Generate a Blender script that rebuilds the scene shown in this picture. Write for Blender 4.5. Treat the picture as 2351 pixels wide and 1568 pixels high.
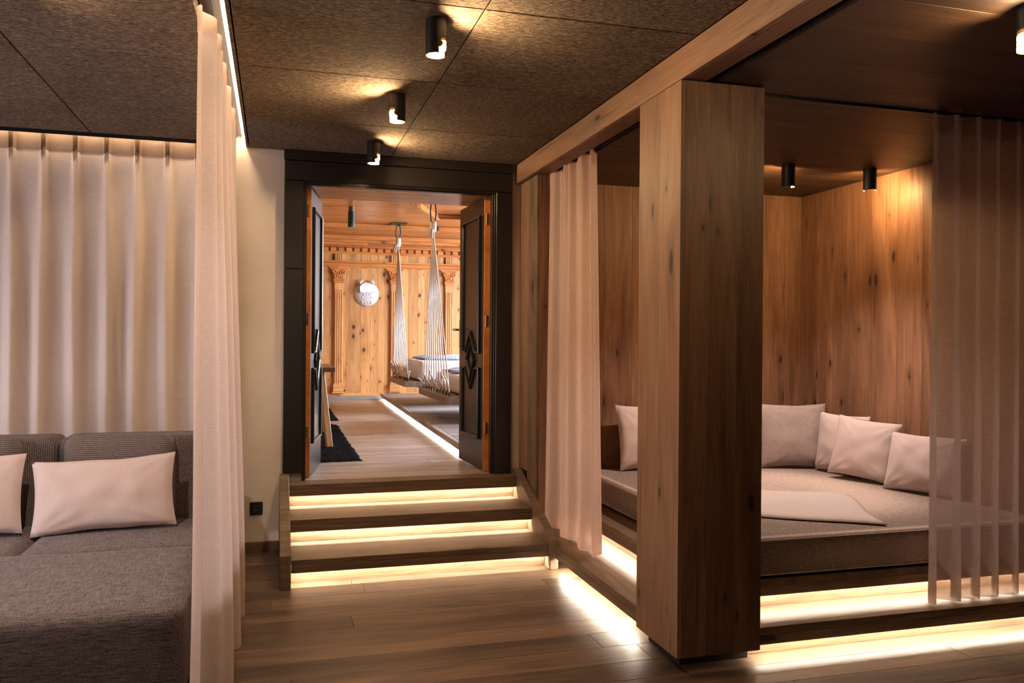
import bpy, bmesh, math, random
from mathutils import Matrix, Vector, noise as mnoise
random.seed(7)
R = math.radians
scene = bpy.context.scene
for o in list(bpy.data.objects): bpy.data.objects.remove(o)
col = scene.collection

# ------------------------------------------------------------------ camera
def make_camera():
    yaw, pit, rol = R(15.9485), R(-0.1346), R(0.42)
    f = Vector((math.sin(yaw)*math.cos(pit), math.cos(yaw)*math.cos(pit), math.sin(pit)))
    r0 = Vector((math.cos(yaw), -math.sin(yaw), 0)); u0 = r0.cross(f)
    r = math.cos(rol)*r0 + math.sin(rol)*u0; u = -math.sin(rol)*r0 + math.cos(rol)*u0
    cd = bpy.data.cameras.new('camera'); cd.sensor_width = 36; cd.lens = 29.1615; cd.clip_start = .05
    co = bpy.data.objects.new('camera', cd); col.objects.link(co)
    m = Matrix((r, u, -f)).transposed().to_4x4(); m.translation = (0, 0, 1.5)
    co.matrix_world = m
    scene.camera = co
make_camera()
# ------------------------------------------------------------------ world, exposure, daylight
w = bpy.data.worlds.new('world'); scene.world = w; w.use_nodes = True
w.node_tree.nodes['Background'].inputs[0].default_value = (.55, .68, .9, 1)
w.node_tree.nodes['Background'].inputs[1].default_value = .6
vs = scene.view_settings
vs.view_transform = 'Standard'; vs.look = 'None'; vs.gamma = 1; vs.use_curve_mapping = False
vs.exposure = 0.74
cy = scene.cycles; cy.max_bounces = 7; cy.diffuse_bounces = 4; cy.glossy_bounces = 3; cy.transmission_bounces = 5; cy.transparent_max_bounces = 10; cy.light_sampling_threshold = .02; cy.adaptive_threshold = .03
WARM = (1, .70, .38); LEDC = (1, .87, .70); SOFT = (1, .82, .76)
def area(name, loc, direction, sx, sy, energy, color):
    ld = bpy.data.lights.new(name, 'AREA'); ld.shape = 'RECTANGLE'; ld.size = sx; ld.size_y = sy
    ld.energy = energy; ld.color = color
    o = bpy.data.objects.new(name, ld); col.objects.link(o); o.location = loc
    o.rotation_euler = Vector(direction).to_track_quat('-Z', 'Y').to_euler()
    return o
# daylight outside the window of the pine room
area('daylight_pine_room', (5.75, 10.2, 2.75), (-1, -.05, -.5), 4.4, 1.9, 1000, (.80, .88, 1))
# daylight outside the window in the left wall of the lounge
area('daylight_lounge', (-3.75, 3.9, 1.05), (1, .08, 0), 3.0, 1.6, 66, (.97, .86, .93))

# ------------------------------------------------------------------ helpers
def wmat(o):
    m = o.matrix_parent_inverse @ o.matrix_basis
    return wmat(o.parent) @ m if o.parent else m
def setparent(o, p):
    if p is not None:
        o.parent = p; o.matrix_parent_inverse = wmat(p).inverted()
def link(name, me, mat, parent=None, M=None):
    o = bpy.data.objects.new(name, me); col.objects.link(o)
    if mat and not me.materials: me.materials.append(mat)
    if M is not None: o.matrix_basis = M
    setparent(o, parent)
    return o
def pydata(name, v, f, smooth=False):
    me = bpy.data.meshes.new(name); me.from_pydata(v, [], f); me.update()
    if smooth: me.polygons.foreach_set('use_smooth', [True]*len(me.polygons))
    return me
def mobj(name, v, f, mat, parent=None, smooth=False, M=None):
    return link(name, pydata(name, v, f, smooth), mat, parent, M)
def tag(o, label=None, cat=None, group=None, kind=None):
    if label: o['label'] = label
    if cat: o['category'] = cat
    if group: o['group'] = group
    if kind: o['kind'] = kind
    return o
def thing(name, loc, label, cat, group=None, rz=0):
    o = bpy.data.objects.new(name, None); col.objects.link(o); o.empty_display_size = .1
    o.location = loc; o.rotation_euler = (0, 0, rz)
    return tag(o, label, cat, group)
AX = {('x','z'): ((1,0,0),(0,1,0),(0,0,1)), ('x','y'): ((1,0,0),(0,0,1),(0,-1,0)),
      ('y','z'): ((0,1,0),(-1,0,0),(0,0,1)), ('y','x'): ((0,1,0),(0,0,1),(1,0,0)),
      ('z','y'): ((0,0,1),(1,0,0),(0,1,0)), ('z','x'): ((0,0,1),(0,1,0),(-1,0,0))}
_bc = {}
def box_mesh(sx, sy, sz, bev, mat):
    k = (round(sx,4), round(sy,4), round(sz,4), round(bev,4), mat.name if mat else '')
    if k in _bc: return _bc[k]
    bm = bmesh.new(); bmesh.ops.create_cube(bm, size=1)
    bmesh.ops.scale(bm, vec=(sx, sy, sz), verts=bm.verts)
    if bev > 0: bmesh.ops.bevel(bm, geom=bm.edges[:], offset=min(bev, .45*min(sx,sy,sz)), segments=1, affect='EDGES')
    me = bpy.data.meshes.new('board'); bm.to_mesh(me); bm.free()
    if mat: me.materials.append(mat)
    _bc[k] = me
    return me
def board(name, lo, hi, mat, parent=None, grain='x', normal='z', bev=.0015, xf=None):
    """a wooden board given by its world bounds; its grain runs along local X"""
    lo, hi = Vector(lo), Vector(hi); c = (lo+hi)/2; d = hi-lo
    ax = AX[(grain, normal)]
    dims = [abs(Vector(a).dot(d)) for a in ax]
    M = Matrix([Vector(a) for a in ax]).transposed().to_4x4(); M.translation = c
    if xf: M = xf @ M
    return link(name, box_mesh(*dims, bev, mat), mat, parent, M)
def boxes_me(name, L):
    v, f = [], []
    for lo, hi in L:
        b = len(v)
        for z in (lo[2], hi[2]):
            v += [(lo[0],lo[1],z),(hi[0],lo[1],z),(hi[0],hi[1],z),(lo[0],hi[1],z)]
        f += [(b,b+3,b+2,b+1),(b+4,b+5,b+6,b+7),(b,b+1,b+5,b+4),(b+1,b+2,b+6,b+5),(b+2,b+3,b+7,b+6),(b+3,b,b+4,b+7)]
    return pydata(name, v, f)
def boxes(name, L, mat, parent=None): return link(name, boxes_me(name, L), mat, parent)
def tube_me(name, pts, r, n=6, cap=True):
    v, f = [], []
    pts = [Vector(p) for p in pts]
    rr = r if isinstance(r, (list, tuple)) else [r]*len(pts)
    ref = None
    for i, p in enumerate(pts):
        t = (pts[min(i+1, len(pts)-1)] - pts[max(i-1, 0)]).normalized()
        if ref is None: ref = t.orthogonal().normalized()
        a = (ref - t*ref.dot(t)).normalized(); b = t.cross(a); ref = a
        for k in range(n):
            q = 2*math.pi*k/n; v.append(p + rr[i]*(math.cos(q)*a + math.sin(q)*b))
    for i in range(len(pts)-1):
        for k in range(n):
            f.append((i*n+k, i*n+(k+1)%n, (i+1)*n+(k+1)%n, (i+1)*n+k))
    if cap: f += [tuple(range(n))[::-1], tuple(range((len(pts)-1)*n, len(pts)*n))]
    return pydata(name, v, f, True)
def lathe_me(name, prof, n=24, smooth=True):
    v, f = [], []
    for r, z in prof:
        for k in range(n):
            q = 2*math.pi*k/n; v.append((r*math.cos(q), r*math.sin(q), z))
    for i in range(len(prof)-1):
        for k in range(n):
            f.append((i*n+k, i*n+(k+1)%n, (i+1)*n+(k+1)%n, (i+1)*n+k))
    return pydata(name, v, f, smooth)
def torus_me(name, R0, r, n=14, m=6):
    v, f = [], []
    for i in range(n):
        a = 2*math.pi*i/n
        for j in range(m):
            b = 2*math.pi*j/m; rr = R0 + r*math.cos(b)
            v.append((rr*math.cos(a), rr*math.sin(a), r*math.sin(b)))
    for i in range(n):
        for j in range(m):
            f.append((i*m+j, ((i+1)%n)*m+j, ((i+1)%n)*m+(j+1)%m, i*m+(j+1)%m))
    return pydata(name, v, f, True)
def prism_me(name, poly, depth, axis='y'):
    """poly: list of 2D points; extruded by depth along axis"""
    n = len(poly)
    def P(p, d): return {'y': (p[0], d, p[1]), 'x': (d, p[0], p[1]), 'z': (p[0], p[1], d)}[axis]
    v = [P(p, 0) for p in poly] + [P(p, depth) for p in poly]
    f = [tuple(range(n)), tuple(range(2*n-1, n-1, -1))] + [(i, (i+1) % n + 0, n+(i+1) % n, n+i) for i in range(n)]
    me = pydata(name, v, f)
    bm = bmesh.new(); bm.from_mesh(me); bmesh.ops.recalc_face_normals(bm, faces=bm.faces); bm.to_mesh(me); bm.free()
    return me
def cushion_me(name, sx, sy, sz, r, puff=(0,0,0), n=14, wr=0, seed=0):
    """soft rounded box centred on x and y, standing on z = 0"""
    bm = bmesh.new(); bmesh.ops.create_cube(bm, size=2)
    bmesh.ops.subdivide_edges(bm, edges=bm.edges[:], cuts=n, use_grid_fill=True)
    h = Vector((sx/2, sy/2, sz/2)); core = Vector((h.x-r, h.y-r, h.z-r))
    for v in bm.verts:
        u = v.co.copy()
        # denser towards edges
        p = Vector([h[i]*math.copysign(1-(1-abs(u[i]))**1.35, u[i]) for i in range(3)])
        c = Vector([max(-core[i], min(core[i], p[i])) for i in range(3)])
        d = p-c
        if d.length > 1e-9:
            q = c + d.normalized()*min(r, d.length if max(abs(d[i]) for i in range(3)) < r*.999 else r)
        else: q = p
        for i in range(3):
            if puff[i] and abs(u[i]) > .999:
                j, k = (i+1) % 3, (i+2) % 3
                q[i] += math.copysign(puff[i]*(1-(p[j]/h[j])**2)*(1-(p[k]/h[k])**2), u[i])
        if wr:
            q += Vector((0, 0, wr*mnoise.noise(Vector((q.x*5+seed, q.y*5, q.z*5)))))
        v.co = q + Vector((0, 0, h.z))
    me = bpy.data.meshes.new(name); bm.to_mesh(me); bm.free()
    me.polygons.foreach_set('use_smooth', [True]*len(me.polygons))
    return me
def pillow_me(name, wd, ht, th, seed=0, n=26, wr=.012):
    """knife-edge pillow: stands on z = 0, width along x, thickness along y"""
    v, f = [], []
    N = n+1
    rnd = random.Random(seed)
    for side in (-1, 1):
        for j in range(N):
            for i in range(N):
                a, b = -1+2*i/n, -1+2*j/n
                a = math.copysign(abs(a)**.85, a); b = math.copysign(abs(b)**.85, b)
                t = (max(0, (1-a*a))*max(0, (1-b*b)))**.42
                x = a*wd/2*(1-.055*(1-b*b)); z = b*ht/2*(1-.07*(1-a*a))
                y = side*th/2*t
                edge = 1-min(1-abs(a), 1-abs(b))
                nz = mnoise.noise(Vector((x*9+seed*7.1, z*9, side*3)))
                y += wr*nz*t*1.2
                # radiating corner wrinkles
                ca, cb = 1-abs(a), 1-abs(b)
                ang = math.atan2(cb, ca+1e-4); rad = math.hypot(ca, cb)
                y += side*wr*.9*math.sin(ang*14+seed)*math.exp(-rad*2.6)*min(1, t*2.2)
                z += .006*mnoise.noise(Vector((x*6, seed*3.3, side)))*edge
                v.append((x, y, z+ht/2))
    o = N*N
    for j in range(n):
        for i in range(n):
            k = j*N+i
            f.append((k, k+1, k+N+1, k+N)); f.append((o+k, o+k+N, o+k+N+1, o+k+1))
    me = pydata(name, v, f, True)
    bm = bmesh.new(); bm.from_mesh(me); bmesh.ops.remove_doubles(bm, verts=bm.verts, dist=.0004); bm.to_mesh(me); bm.free()
    me.polygons.foreach_set('use_smooth', [True]*len(me.polygons))
    return me

# ------------------------------------------------------------------ materials
class Mt:
    def __init__(s, name, rough=.6, spec=.4):
        s.m = bpy.data.materials.new(name); s.m.use_nodes = True; s.t = s.m.node_tree
        s.b = s.t.nodes['Principled BSDF']; s.out = s.t.nodes['Material Output']
        s.b.inputs['Roughness'].default_value = rough; s.b.inputs['Specular IOR Level'].default_value = spec
    def n(s, typ, **kw):
        nd = s.t.nodes.new(typ)
        for k, v in kw.items(): setattr(nd, k, v)
        return nd
    def l(s, a, b): s.t.links.new(a, b)
    def coords(s, rnd=True):
        tc = s.n('ShaderNodeTexCoord')
        if not rnd: return tc.outputs['Object']
        oi = s.n('ShaderNodeObjectInfo'); mul = s.n('ShaderNodeVectorMath', operation='SCALE')
        mul.inputs[0].default_value = (37.3, 91.7, 53.1); s.l(oi.outputs['Random'], mul.inputs['Scale'])
        add = s.n('ShaderNodeVectorMath', operation='ADD'); s.l(tc.outputs['Object'], add.inputs[0]); s.l(mul.outputs[0], add.inputs[1])
        s.oi = oi
        return add.outputs[0]
    def noise(s, co, sc, detail=3, rough=.55, dist=0):
        mp = s.n('ShaderNodeMapping'); mp.inputs['Scale'].default_value = sc; s.l(co, mp.inputs['Vector'])
        nz = s.n('ShaderNodeTexNoise'); nz.inputs['Scale'].default_value = 1; nz.inputs['Detail'].default_value = detail
        nz.inputs['Roughness'].default_value = rough; nz.inputs['Distortion'].default_value = dist
        s.l(mp.outputs[0], nz.inputs['Vector'])
        return nz.outputs['Fac']
    def ramp(s, fac, stops, interp='LINEAR'):
        rp = s.n('ShaderNodeValToRGB'); rp.color_ramp.interpolation = interp
        e = rp.color_ramp.elements
        while len(e) < len(stops): e.new(.5)
        for el, (p, c) in zip(e, stops):
            el.position = p; el.color = (*c, 1) if len(c) == 3 else c
        s.l(fac, rp.inputs[0])
        return rp.outputs[0]
    def mix(s, a, b, fac, mode='MIX'):
        mx = s.n('ShaderNodeMix', data_type='RGBA', blend_type=mode)
        for sock, val in ((mx.inputs[6], a), (mx.inputs[7], b), (mx.inputs[0], fac)):
            if hasattr(val, 'is_linked') or hasattr(val, 'links'): s.l(val, sock)
            elif isinstance(val, (int, float)): sock.default_value = val
            else: sock.default_value = (*val, 1)
        return mx.outputs[2]
    def math(s, op, a, b=None, c=None):
        nd = s.n('ShaderNodeMath', operation=op)
        for i, val in enumerate((a, b, c)):
            if val is None: continue
            if isinstance(val, (int, float)): nd.inputs[i].default_value = val
            else: s.l(val, nd.inputs[i])
        return nd.outputs[0]
    def color(s, c):
        if isinstance(c, tuple): s.b.inputs['Base Color'].default_value = (*c, 1)
        else: s.l(c, s.b.inputs['Base Color'])
    def bump(s, h, strength=.2, dist=.01):
        bp = s.n('ShaderNodeBump'); bp.inputs['Strength'].default_value = strength; bp.inputs['Distance'].default_value = dist
        s.l(h, bp.inputs['Height']); s.l(bp.outputs[0], s.b.inputs['Normal'])
g3 = lambda x: (x, x, x)
def wood(name, dark, light, rough=.5, spec=.35, var=.35, knots=0., knotcol=(.035,.015,.008), kscale=(2.2,6.5), crack=.5, bump=.25, lf=(.9,7), fig=.75):
    M = Mt(name, rough, spec); co = M.coords()
    big = M.noise(co, (lf[0], lf[1], lf[1]), 4, .6, .6)
    c = M.ramp(big, [(.28, dark), (.5, tuple((a+b)/2 for a, b in zip(dark, light))), (.72, light)])
    fib = M.noise(co, (5, 130, 130), 3, .6)
    c = M.mix(c, M.ramp(fib, [(.25, g3(.62)), (.7, g3(1.12))]), .8, 'MULTIPLY')
    n1 = M.noise(co, (.30, 2.6, 2.6), 1.5, .5, .2)
    fg = M.math('SINE', M.math('MULTIPLY', n1, 95.))
    c = M.mix(c, M.ramp(M.math('MULTIPLY_ADD', fg, .5, .5), [(0., g3(.74)), (.6, g3(1.06))]), fig, 'MULTIPLY')
    if crack:
        cr = M.noise(co, (1.6, 42, 42), 2, .5, .4)
        c = M.mix(c, M.ramp(cr, [(.60, g3(1)), (.74, g3(.45))]), crack, 'MULTIPLY')
    if knots:
        mp = M.n('ShaderNodeMapping'); mp.inputs['Scale'].default_value = (kscale[0], kscale[1], 0); M.l(co, mp.inputs['Vector'])
        wv = M.n('ShaderNodeTexNoise'); wv.inputs['Scale'].default_value = 3; M.l(mp.outputs[0], wv.inputs['Vector'])
        ad = M.n('ShaderNodeVectorMath', operation='MULTIPLY_ADD'); M.l(wv.outputs['Color'], ad.inputs[0]); ad.inputs[1].default_value = (.12,.12,0); M.l(mp.outputs[0], ad.inputs[2])
        vo = M.n('ShaderNodeTexVoronoi', voronoi_dimensions='2D'); vo.inputs['Scale'].default_value = 1; M.l(ad.outputs[0], vo.inputs['Vector'])
        sp = M.n('ShaderNodeSeparateColor'); M.l(vo.outputs['Color'], sp.inputs[0])
        size = M.math('MULTIPLY_ADD', M.math('POWER', sp.outputs[1], 2.2), .13, .03)
        gate = M.math('GREATER_THAN', sp.outputs[0], 1-knots)
        halo = M.math('DIVIDE', vo.outputs['Distance'], size)
        k = M.ramp(halo, [(.0, g3(1)), (.62, g3(.9)), (.82, g3(.25)), (1., g3(0))])
        k2 = M.math('MULTIPLY', k, gate)
        ring = M.ramp(M.math('DIVIDE', halo, 4.), [(.2, g3(.5)), (.9, g3(0))])
        c = M.mix(c, tuple(x*.55 for x in dark), M.math('MULTIPLY', ring, gate))
        c = M.mix(c, knotcol, k2)
    rv = M.math('MULTIPLY_ADD', M.oi.outputs['Random'], var, 1-var/2)
    cmb = M.n('ShaderNodeCombineColor')
    for i in range(3): M.l(rv, cmb.inputs[i])
    c = M.mix(c, cmb.outputs[0], 1, 'MULTIPLY')
    M.color(c); M.bump(fib, bump, .004)
    return M.m
def plain(name, c, rough=.5, spec=.4, metal=0, emit=None, es=0):
    M = Mt(name, rough, spec); M.color(c); M.b.inputs['Metallic'].default_value = metal
    if emit: M.b.inputs['Emission Color'].default_value = (*emit, 1); M.b.inputs['Emission Strength'].default_value = es
    return M.m
def emit(name, c, s):
    m = bpy.data.materials.new(name); m.use_nodes = True; t = m.node_tree; t.nodes.clear()
    e = t.nodes.new('ShaderNodeEmission'); e.inputs[0].default_value = (*c, 1); e.inputs[1].default_value = s
    o = t.nodes.new('ShaderNodeOutputMaterial'); t.links.new(e.outputs[0], o.inputs[0])
    return m
def fabric(name, dark, light, fx=(30, 500), fy=(500, 30), ridge=None, bump=.3, lo=.33, hi=.67):
    """heathered cloth: threads along two directions, optional woven ridges (period, axis weights)"""
    M = Mt(name, .95, .08); co = M.coords()
    a = M.noise(co, (fx[0], fx[1], fx[1]), 2, .6); b = M.noise(co, (fy[0], fy[1], fy[0]*1.3), 2, .6)
    s = M.math('MULTIPLY_ADD', M.math('ADD', a, b), .5, 0)
    h = s
    if ridge:
        sep = M.n('ShaderNodeSeparateXYZ'); M.l(co, sep.inputs[0])
        jit = M.noise(co, (90, 90, 90), 1)
        tot = None
        for i, per in enumerate(ridge):
            if not per: continue
            ph = M.math('MULTIPLY_ADD', sep.outputs[i], 2*math.pi/per, 0)
            ph = M.math('ADD', ph, M.math('MULTIPLY', jit, 1.6))
            sn = M.math('SINE', ph)
            tot = sn if tot is None else M.math('ADD', tot, sn)
        rr = M.math('MULTIPLY_ADD', tot, .16, .5)
        s = M.math('ADD', M.math('MULTIPLY', s, .5), M.math('MULTIPLY', rr, .5)); h = s
    M.color(M.ramp(s, [(lo, dark), (hi, light)])); M.bump(h, bump, .004)
    M.b.inputs['Sheen Weight'].default_value = .1
    return M.m
def sheer(name, c, transp=.1, transl=.45):
    m = bpy.data.materials.new(name); m.use_nodes = True; M = Mt.__new__(Mt); M.m = m; M.t = m.node_tree; M.t.nodes.clear()
    co = M.coords(False)
    h = M.noise(co, (22, 22, 480), 2, .6); v = M.noise(co, (800, 800, 9), 2, .6)
    s = M.math('MULTIPLY', M.math('ADD', h, v), .5)
    cc = M.ramp(s, [(.34, tuple(x*.88 for x in c)), (.66, tuple(min(1, x*1.07) for x in c))])
    d = M.n('ShaderNodeBsdfDiffuse'); t = M.n('ShaderNodeBsdfTranslucent'); tr = M.n('ShaderNodeBsdfTransparent')
    M.l(cc, d.inputs[0]); M.l(cc, t.inputs[0])
    m1 = M.n('ShaderNodeMixShader'); m1.inputs[0].default_value = transl; M.l(d.outputs[0], m1.inputs[1]); M.l(t.outputs[0], m1.inputs[2])
    m2 = M.n('ShaderNodeMixShader'); M.l(M.ramp(s, [(.36, g3(min(1, transp*1.3))), (.64, g3(transp*.7))]), m2.inputs[0])
    M.l(m1.outputs[0], m2.inputs[1]); M.l(tr.outputs[0], m2.inputs[2])
    o = M.n('ShaderNodeOutputMaterial'); M.l(m2.outputs[0], o.inputs[0])
    return m

OAK = wood('smoked_oak', (.140,.064,.032), (.31,.158,.086), rough=.5, var=.3, fig=.35, knots=.42, kscale=(2.2,6.2), crack=.8, lf=(.8,6))
OAK_SHADE = wood('shade_darkened_oak', (.024,.011,.005), (.075,.037,.018), rough=.5, var=.3, fig=.4, knots=.25, kscale=(1.1,3.4), lf=(.8,6))  # shade of the niche ceiling put into the colour; cuts bounce on unseen walls
OAKF = wood('oak_floor_plank', (.052,.030,.018), (.160,.096,.056), rough=.40, var=.7, knots=.22, kscale=(.9,3.2), lf=(.7,8), bump=.35)
OAKS = wood('oak_stair', (.10,.060,.035), (.21,.135,.082), rough=.48, var=.25, knots=.25, kscale=(.9,3.2), lf=(.7,8), bump=.35)
OAKP = wood('oak_pillar', (.20,.103,.055), (.37,.208,.122), rough=.5, var=.15, fig=.3, knots=.42, kscale=(2.0,6.0), crack=.7, lf=(.7,5))
GREYW = wood('grey_oak', (.20,.185,.18), (.42,.40,.395), rough=.45, var=.25, knots=.1, lf=(.7,8))
PINE = wood('knotty_pine', (.47,.195,.058), (.74,.39,.145), rough=.38, spec=.5, var=.28, knots=.72, kscale=(3.2,5.4), crack=.2, lf=(.8,8), bump=.1, fig=.15)
PINEO = wood('orange_pine', (.46,.145,.033), (.66,.26,.072), rough=.3, spec=.5, var=.2, knots=.5, kscale=(2.6,5.0), crack=.2, lf=(.8,8), bump=.1, fig=.2)
BEECH = wood('beech', (.40,.24,.10), (.52,.33,.16), rough=.4, var=.1, crack=.1)
TABLEW = wood('table_wood', (.16,.085,.04), (.26,.15,.08), rough=.4, var=.1)
BLACKP = plain('black_paint', (.011,.0085,.007), .33, .5)
DARKP = plain('dark_brown_paint', (.014,.0102,.0078), .36, .5)
BLACKM = plain('black_metal', (.008,.008,.008), .45, .5)
GOLD = plain('gold_reflector', (.95,.62,.18), .35, .5, metal=.6)
BRASS = plain('brass', (.55,.33,.12), .35, .5, metal=1)
CHROME = plain('chrome', (.75,.72,.68), .18, .5, metal=1)
WHITE = plain('white_ceramic', (.56,.54,.535), .5, .4)
PAPER = plain('pale_card', (.7,.66,.64), .7)
ROPE = fabric('cotton_rope', (.50,.44,.39), (.72,.66,.61), fx=(300,300), fy=(600,600), bump=.5)
LED = emit('led_strip', LEDC, 190)
LEDN = emit('led_strip_niche', LEDC, 125)
LEDX = emit('led_strip_cove', (1,.76,.52), 45)
LEDW = emit('led_strip_pine_room', (1,.86,.72), 170)
BULB = emit('bulb', (1,.72,.34), 18)
OWLG = emit('owl_glow', (1,.88,.68), 2.4)
SPOTG = emit('spot_glow', (1,.78,.5), 6)
def plaster():
    M = Mt('plaster', .9, .15); co = M.coords(False)
    a = M.noise(co, (2.2, 2.2, 2.2), 4, .6)
    M.color(M.ramp(a, [(.3, (.55,.455,.36)), (.7, (.64,.535,.43))])); M.bump(M.noise(co, (60,60,60), 3), .08, .004)
    return M.m
PLASTER = plaster()
def felt():
    M = Mt('wool_felt_panel', 1, .05); co = M.coords()
    a = M.noise(co, (38, 120, 60), 6, .78, .8); b = M.noise(co, (1.5, 1.5, 1.5), 3)
    c = M.ramp(a, [(.36, (.036,.024,.016)), (.50, (.130,.094,.066)), (.66, (.33,.255,.19))])
    c = M.mix(c, M.ramp(b, [(.3, g3(.85)), (.7, g3(1.1))]), 1, 'MULTIPLY')
    M.color(c); M.bump(a, .5, .004)
    return M.m
FELT = felt()
SOFA = fabric('sofa_seat_cloth', (.030,.021,.018), (.235,.182,.160), fx=(16, 300), fy=(300, 16), lo=.36, hi=.64)
SOFAB = fabric('sofa_back_cloth', (.040,.028,.024), (.23,.180,.155), fx=(60,400), fy=(400,60), ridge=(0,0,.011), bump=.8, lo=.36, hi=.64)
SOFAC = fabric('sofa_back_cloth_ribbed', (.040,.028,.024), (.20,.155,.135), fx=(400,60), fy=(60,400), ridge=(.011,0,0), bump=.8, lo=.36, hi=.64)
PILC = fabric('cushion_linen', (.46,.35,.30), (.66,.53,.47), fx=(400, 400), fy=(420, 14), bump=.12, lo=.3, hi=.7)
PILB = fabric('cushion_grey_satin', (.40,.315,.295), (.54,.44,.41), fx=(300, 300), fy=(420, 24), bump=.08)
PILW = fabric('cushion_woven', (.13,.095,.085), (.50,.40,.365), ridge=(.009,0,.009), bump=.8, lo=.38, hi=.64)
MATT = fabric('mattress_weave', (.075,.052,.042), (.70,.56,.49), ridge=(.009,.009,.009), bump=.8, lo=.38, hi=.66)
THROW = fabric('throw_wool', (.44,.37,.35), (.56,.48,.46), fx=(150,150), fy=(200,200), bump=.2)
BEDM = fabric('swing_mattress', (.50,.47,.46), (.70,.67,.66), ridge=(.02,.02,.02), bump=.3)
BLUE = fabric('blue_blanket', (.10,.14,.22), (.34,.40,.52), fx=(40,40), fy=(60,60), bump=.3)
RUG = fabric('shaggy_rug', (.003,.0025,.003), (.026,.024,.026), fx=(120,120), fy=(160,160), bump=1)
RUG.node_tree.nodes['Principled BSDF'].inputs['Sheen Weight'].default_value = 0
RUG.node_tree.nodes['Principled BSDF'].inputs['Specular IOR Level'].default_value = 0
CURT = sheer('curtain_cream', (.72,.60,.52), .02, .14)
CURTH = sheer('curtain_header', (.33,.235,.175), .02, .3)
CURTS = sheer('curtain_sheer', (.66,.52,.43), .10, .5)
CURTN = sheer('curtain_niche', (.80,.62,.545), .06, .5)
CURTR = sheer('curtain_taupe', (.52,.41,.375), .24, .38)

# ------------------------------------------------------------------ levels
ZC = 2.825      # felt ceiling
ZL = .4875      # landing and pine-room floor
YW = 6.08       # back wall
ZN = 2.685      # wooden ceiling of the niche

# ================================================================== SETTING: lounge
floor = boxes('floor', [((-3.3,-1.6,-.14),(4.4,6.1,-.02))], plain('sub_floor', (.02,.014,.01), .9)); tag(floor, kind='structure')
def plank_rows(parent, x0, x1, y0, y1, wdt, ztop, th, mat, lens=(1.5,2.3), seed=1, gap=.0016, off=None):
    rnd = random.Random(seed); y = y0; i = 0
    while y < y1-1e-4:
        yb = min(y+wdt, y1); x = x0
        cut = x0 + rnd.uniform(.3, 1.9) if lens[0] < 3 else x1
        while x < x1-1e-4:
            xe = min(cut, x1)
            if x1-xe < .25: xe = x1
            board('plank', (x+gap/2, y+gap/2, ztop-th), (xe-gap/2, yb-gap/2, ztop), mat, parent, 'x', 'z', .0012)
            x = xe; cut = x + rnd.uniform(*lens)
        y = yb; i += 1
plank_rows(floor, -3.2, 4.2, -1.5, 6.08, .195, 0, .02, OAKF, seed=3)

wall_back = boxes('wall_back', [((-3.2,YW,0),(.19,6.7,3.3)), ((1.592,YW,0),(4.3,6.7,3.3)), ((.19,YW,2.612),(1.592,6.7,3.3)), ((.19,YW,0),(1.592,6.7,ZL-.03))], PLASTER); tag(wall_back, kind='structure')
# left wall with a window opening (daylight), rear wall and right return of the room
wall_left = boxes('wall_left', [((-3.35,-1.6,-.02),(-3.2,2.4,3)), ((-3.35,5.4,-.02),(-3.2,6.7,3)), ((-3.35,2.4,-.02),(-3.2,5.4,.2)), ((-3.35,2.4,1.9),(-3.2,5.4,3))], OAK_SHADE); tag(wall_left, kind='structure')
win = boxes('window_1', [((-3.32,2.4,.2),(-3.24,2.46,1.9)),((-3.32,5.34,.2),(-3.24,5.4,1.9)),((-3.32,2.46,.2),(-3.24,5.34,.26)),((-3.32,2.46,1.84),(-3.24,5.34,1.9)),((-3.32,3.87,.26),(-3.24,3.93,1.84))], OAK); tag(win, kind='structure')
wall_rear = boxes('wall_rear', [((-3.35,-1.7,-.02),(4.4,-1.5,3))], OAK_SHADE); tag(wall_rear, kind='structure')
bb = board('baseboard_back', (-.34,6.062,0), (.035,6.079,.07), OAKS, None, 'x', 'y'); tag(bb, kind='structure')

# felt ceiling: slab above, panels below with open joints, a slot for the side curtain and a trough for the back curtain
ceiling = boxes('ceiling', [((-3.35,-1.7,2.915),(4.4,6.1,3.0))], plain('slab', (.03,.022,.016), .9)); tag(ceiling, kind='structure')
XS = [(-3.2,-2.146),(-2.146,-1.16),(-1.16,-.315),(-.205,-.181),(-.181,.806),(.806,1.757)]
YS = [-1.5,-.76,.24,1.24,2.24,3.24,4.24,5.21,6.08]
G = .007
for a, b in XS:
    ys = YS if b > -.25 else YS[:-1]+[5.945]
    if b-a < .1: ys = [-1.5, 2.24, 6.08]
    for y0, y1 in zip(ys, ys[1:]):
        board('ceiling_panel', (a+G/2, y0+G/2, ZC), (b-G/2, y1-G/2, 2.912), FELT, ceiling, 'x', 'z', .002)
tr = boxes('trim_1', [((-3.2,5.945,ZC-.022),(-.315,5.957,2.912))], BLACKM); tag(tr, kind='structure')

# ---------------------------------------------------------------- cove lights of the curtains
c1 = thing('cove_light', (-.2615,3,2.9), 'warm light strip in the ceiling slot above the gathered side curtain', 'light strip')
boxes('profile', [((-.313,-1.4,2.90),(-.207,6.07,2.912))], plain('dark_profile', (.06,.045,.035), .5), c1)
boxes('light_strip', [((-.2235,-1.4,2.868),(-.2085,6.07,2.874))], LEDX, c1)
boxes('diffuser_holder', [((-.2235,-1.4,2.876),(-.2085,6.07,2.899))], BLACKM, c1)
c2 = thing('cove_light', (-1.8,6.0,2.9), 'warm light strip in the ceiling trough above the wall curtain behind the sofa', 'light strip')
boxes('profile', [((-3.19,5.96,2.90),(-.32,6.075,2.912))], plain('aluminium', (.5,.47,.44), .4), c2)
boxes('light_strip', [((-3.19,5.972,2.884),(-.33,5.986,2.892))], LEDX, c2)

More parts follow.
